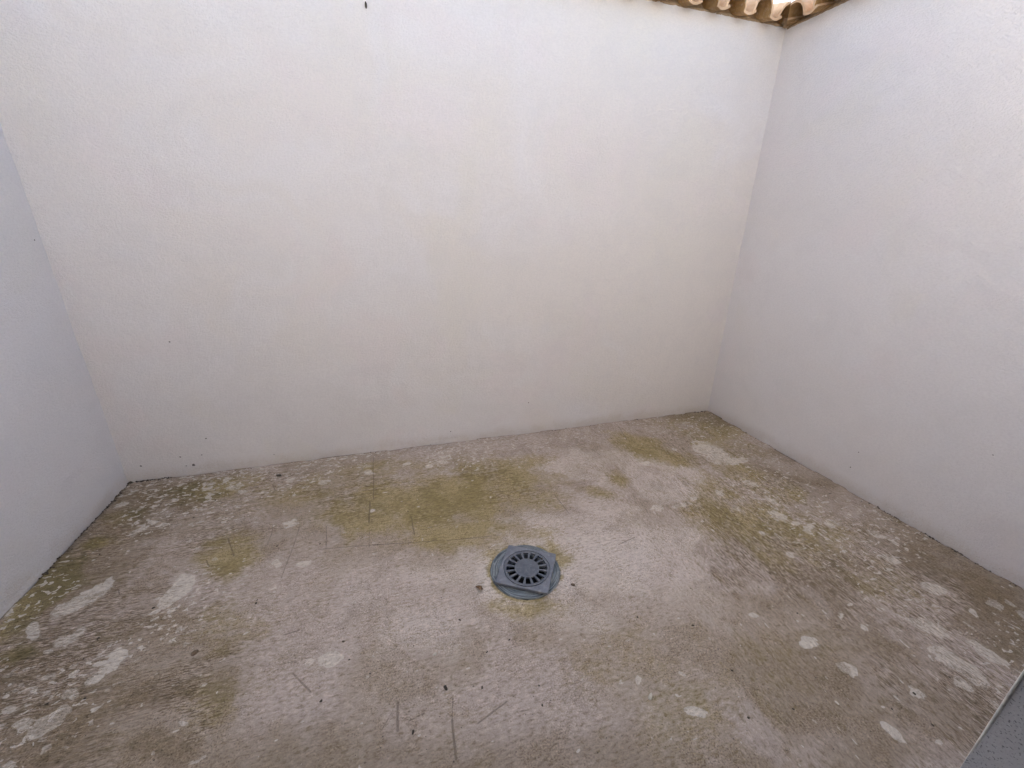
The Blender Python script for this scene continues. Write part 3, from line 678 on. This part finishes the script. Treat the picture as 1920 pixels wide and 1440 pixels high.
# ================================================================== LOOSE BITS
def lump(seed, sub=2, rough=0.28, flat=0.7):
    bm = bmesh.new(); bmesh.ops.create_icosphere(bm, subdivisions=sub, radius=1.0); rg = random.Random(seed)
    dirs = [(Vector((rg.gauss(0, 1), rg.gauss(0, 1), rg.gauss(0, 1))).normalized(), rg.uniform(.35, .9)) for _ in range(9)]
    for v in bm.verts:
        d = v.co.normalized(); r = 1.0
        for n_, h_ in dirs:
            t = d.dot(n_)
            if t*r > h_: r = h_/t*0.9+r*0.1
        v.co = d*r*(1+rg.uniform(-rough, rough)*0.25); v.co.z *= flat
    me = bpy.data.meshes.new('lump'); bm.to_mesh(me); bm.free(); return me
lumps = [lump(i) for i in range(5)]
def floor_z(x, y):
    i = int(round((x-xs[0])/STEP)); j = int(round((y-ys[0])/STEP)); return float(Z[min(max(j, 0), nv-1)*nu+min(max(i, 0), nu-1)])
def bit(name, px, py, r, mat, label, cat, group=None, stretch=1.0, seed=0):
    p = at(px, py); me = lumps[seed % 5].copy(); me.materials.clear(); me.materials.append(mat)
    o = bpy.data.objects.new(name, me); col.objects.link(o); rg = random.Random(seed+int(px))
    o.scale = (r*stretch, r, r); o.rotation_euler = (0, 0, rg.uniform(0, 3)); o.location = (p[0], p[1], floor_z(p[0], p[1])+r*0.42)
    return tag(o, label, cat, group)
bit('pebble', 1219, 1307, 0.0125, m_peb_l, 'small cream pebble lying alone on bare grey concrete', 'pebble', None, 1.15, 1)
bit('pebble', 815, 1227, 0.009, m_peb_l, 'small dull buff pebble beside a dark scuff on concrete', 'pebble', None, 1.25, 2)
bit('stone_chip', 836, 1290, 0.0085, m_peb_d, 'small angular dark stone chip above the long scored marks', 'stone', None, 1.2, 3)
bit('stone_chip', 523, 893, 0.013, m_peb_d, 'dark crumb of soil just out from the wide wall', 'soil', None, 1.4, 4)
bit('stone_chip', 365, 1226, 0.011, m_peb_b, 'brown crumb among trowel marks by a pale scab', 'soil', None, 1.5, 5)
bit('stone_chip', 1074, 1097, 0.010, m_peb_b, 'brown crumb beside the round drain flange', 'soil', None, 1.1, 6)
bit('stone_chip', 243, 904, 0.016, m_peb_d, 'dark soil clump wedged in the corner of two walls', 'soil', None, 1.5, 7)
GRIT = [(184, 1198), (157, 1235), (89, 1320), (159, 1310), (482, 1126), (480, 1132), (288, 1140), (339, 947), (187, 1040), (363, 971), (404, 938), (1495, 1150), (1475, 1027), (1556, 926),
        (1615, 940), (1630, 944), (913, 1223), (1195, 1158), (955, 1200), (862, 1163), (644, 1203), (655, 1237), (602, 1315), (775, 1373), (904, 1290), (1017, 1323), (1299, 1173), (1403, 1347), (1487, 1330), (1372, 1258), (765, 959), (1780, 1270), (1672, 1330), (1714, 1301), (1748, 1360), (937, 958), (600, 1020), (520, 1025), (388, 877), (471, 879)]
for i, (px, py) in enumerate(GRIT):
    if px < 520 and py > 890: gl, gg = 'tiny black grit speck among pale flakes by the bluish wall', 'grit by the bluish wall'
    elif px > 1380: gl, gg = 'tiny black grit speck on brown streaked floor by the tile-topped side wall', 'grit by the side wall'
    elif py > 1240: gl, gg = 'tiny black grit speck on bare floor around the scored marks', 'grit around the scored marks'
    else: gl, gg = 'tiny black grit speck on the floor around the drain', 'grit around the drain'
    bit('grit', px, py, random.Random(i).uniform(.0032, .0060), m_peb_d, gl, 'grit', gg, 1.3, i)
# curled dry leaf fragment left of the drain
bm = bmesh.new(); rg = random.Random(8); nL = 10; rows = []
for i in range(nL+1):
    t = i/nL; wd = 0.011*math.sin(math.pi*min(max(t, .04), .96))*(1+rg.uniform(-.2, .2))
    rows.append([bm.verts.new((-0.020+0.04*t, s*wd+0.003*math.sin(5*t), 0.002+0.006*abs(s)**2+0.004*t*t+rg.uniform(0, .001))) for s in (-1, -.5, 0, .5, 1)])
for A_, B_ in zip(rows[:-1], rows[1:]):
    for j in range(4): bm.faces.new((A_[j], A_[j+1], B_[j+1], B_[j]))
lf = from_bm('dry_leaf', bm, m_leaf, None, True); so = lf.modifiers.new('thickness', 'SOLIDIFY'); so.thickness = 0.0007
p = at(899, 1104); lf.location = (p[0], p[1], floor_z(p[0], p[1])+0.0008); lf.rotation_euler.z = -0.7
tag(lf, 'curled brown dry leaf scrap beside the drain flange', 'leaf')
# lump of dirt lodged in a slot
p = at(1015.5, 1048.5, 2, ZP+0.004); me = lumps[2].copy(); me.materials.clear(); me.materials.append(m_peb_d)
o = bpy.data.objects.new('dirt_clump', me); col.objects.link(o); o.location = (p[0], p[1], ZP+0.0080); o.scale = (.009, .007, .006)
tag(o, 'dark dirt clump lodged over a slot of the grate', 'dirt')
# soil crumbs gathered along the foot of the walls: uncountable
bm = bmesh.new(); rg = random.Random(21)
def crumb(x, y, r):
    m_ = Matrix.Translation((x, y, floor_z(x, y)+r*0.4)) @ Matrix.Rotation(rg.uniform(0, 6), 4, 'Z') @ Matrix.Diagonal((r*rg.uniform(.8, 1.7), r, r*rg.uniform(.5, .9), 1))
    g = bmesh.ops.create_icosphere(bm, subdivisions=1, radius=1.0, matrix=m_)
    for v in g['verts']: v.co += Vector((rg.uniform(-.3, .3), rg.uniform(-.3, .3), rg.uniform(-.2, .2)))*r
for i in range(900):
    r = rg.choice((.002, .0025, .003, .0045))*rg.uniform(.7, 1.3); off = abs(rg.gauss(0, .012))+.004
    q = rg.random()
    if q < .36:
        x, y = XL+off, rg.uniform(1.2, YB-.01)
    elif q < .66:
        x, y = XR-off, rg.choice((rg.uniform(.6, YB), rg.uniform(YB-.25, YB-.01), rg.uniform(.9, 1.4)))
    else:
        x, y = rg.choice((rg.uniform(XL, XR), rg.uniform(XR-.35, XR-.01), rg.uniform(XL, XL+.25))), YB-off
    if fbm(np.array([x*5]), np.array([y*5]), 77, 2)[0] > 0.43: crumb(x, y, r)
tag(from_bm('soil_crumbs', bm, m_peb_d), 'dark soil crumbs gathered along the foot of the walls', 'soil', kind='stuff')
# dark fleck on the wide wall near its head
p = at(686, 9, 1, YB-0.004); me = lumps[1].copy(); me.materials.clear(); me.materials.append(m_peb_d)
o = bpy.data.objects.new('wall_fleck', me); col.objects.link(o); o.location = p; o.scale = (.006, .006, .024)
tag(o, 'small dark upright fleck stuck high on the wide wall', 'fleck')
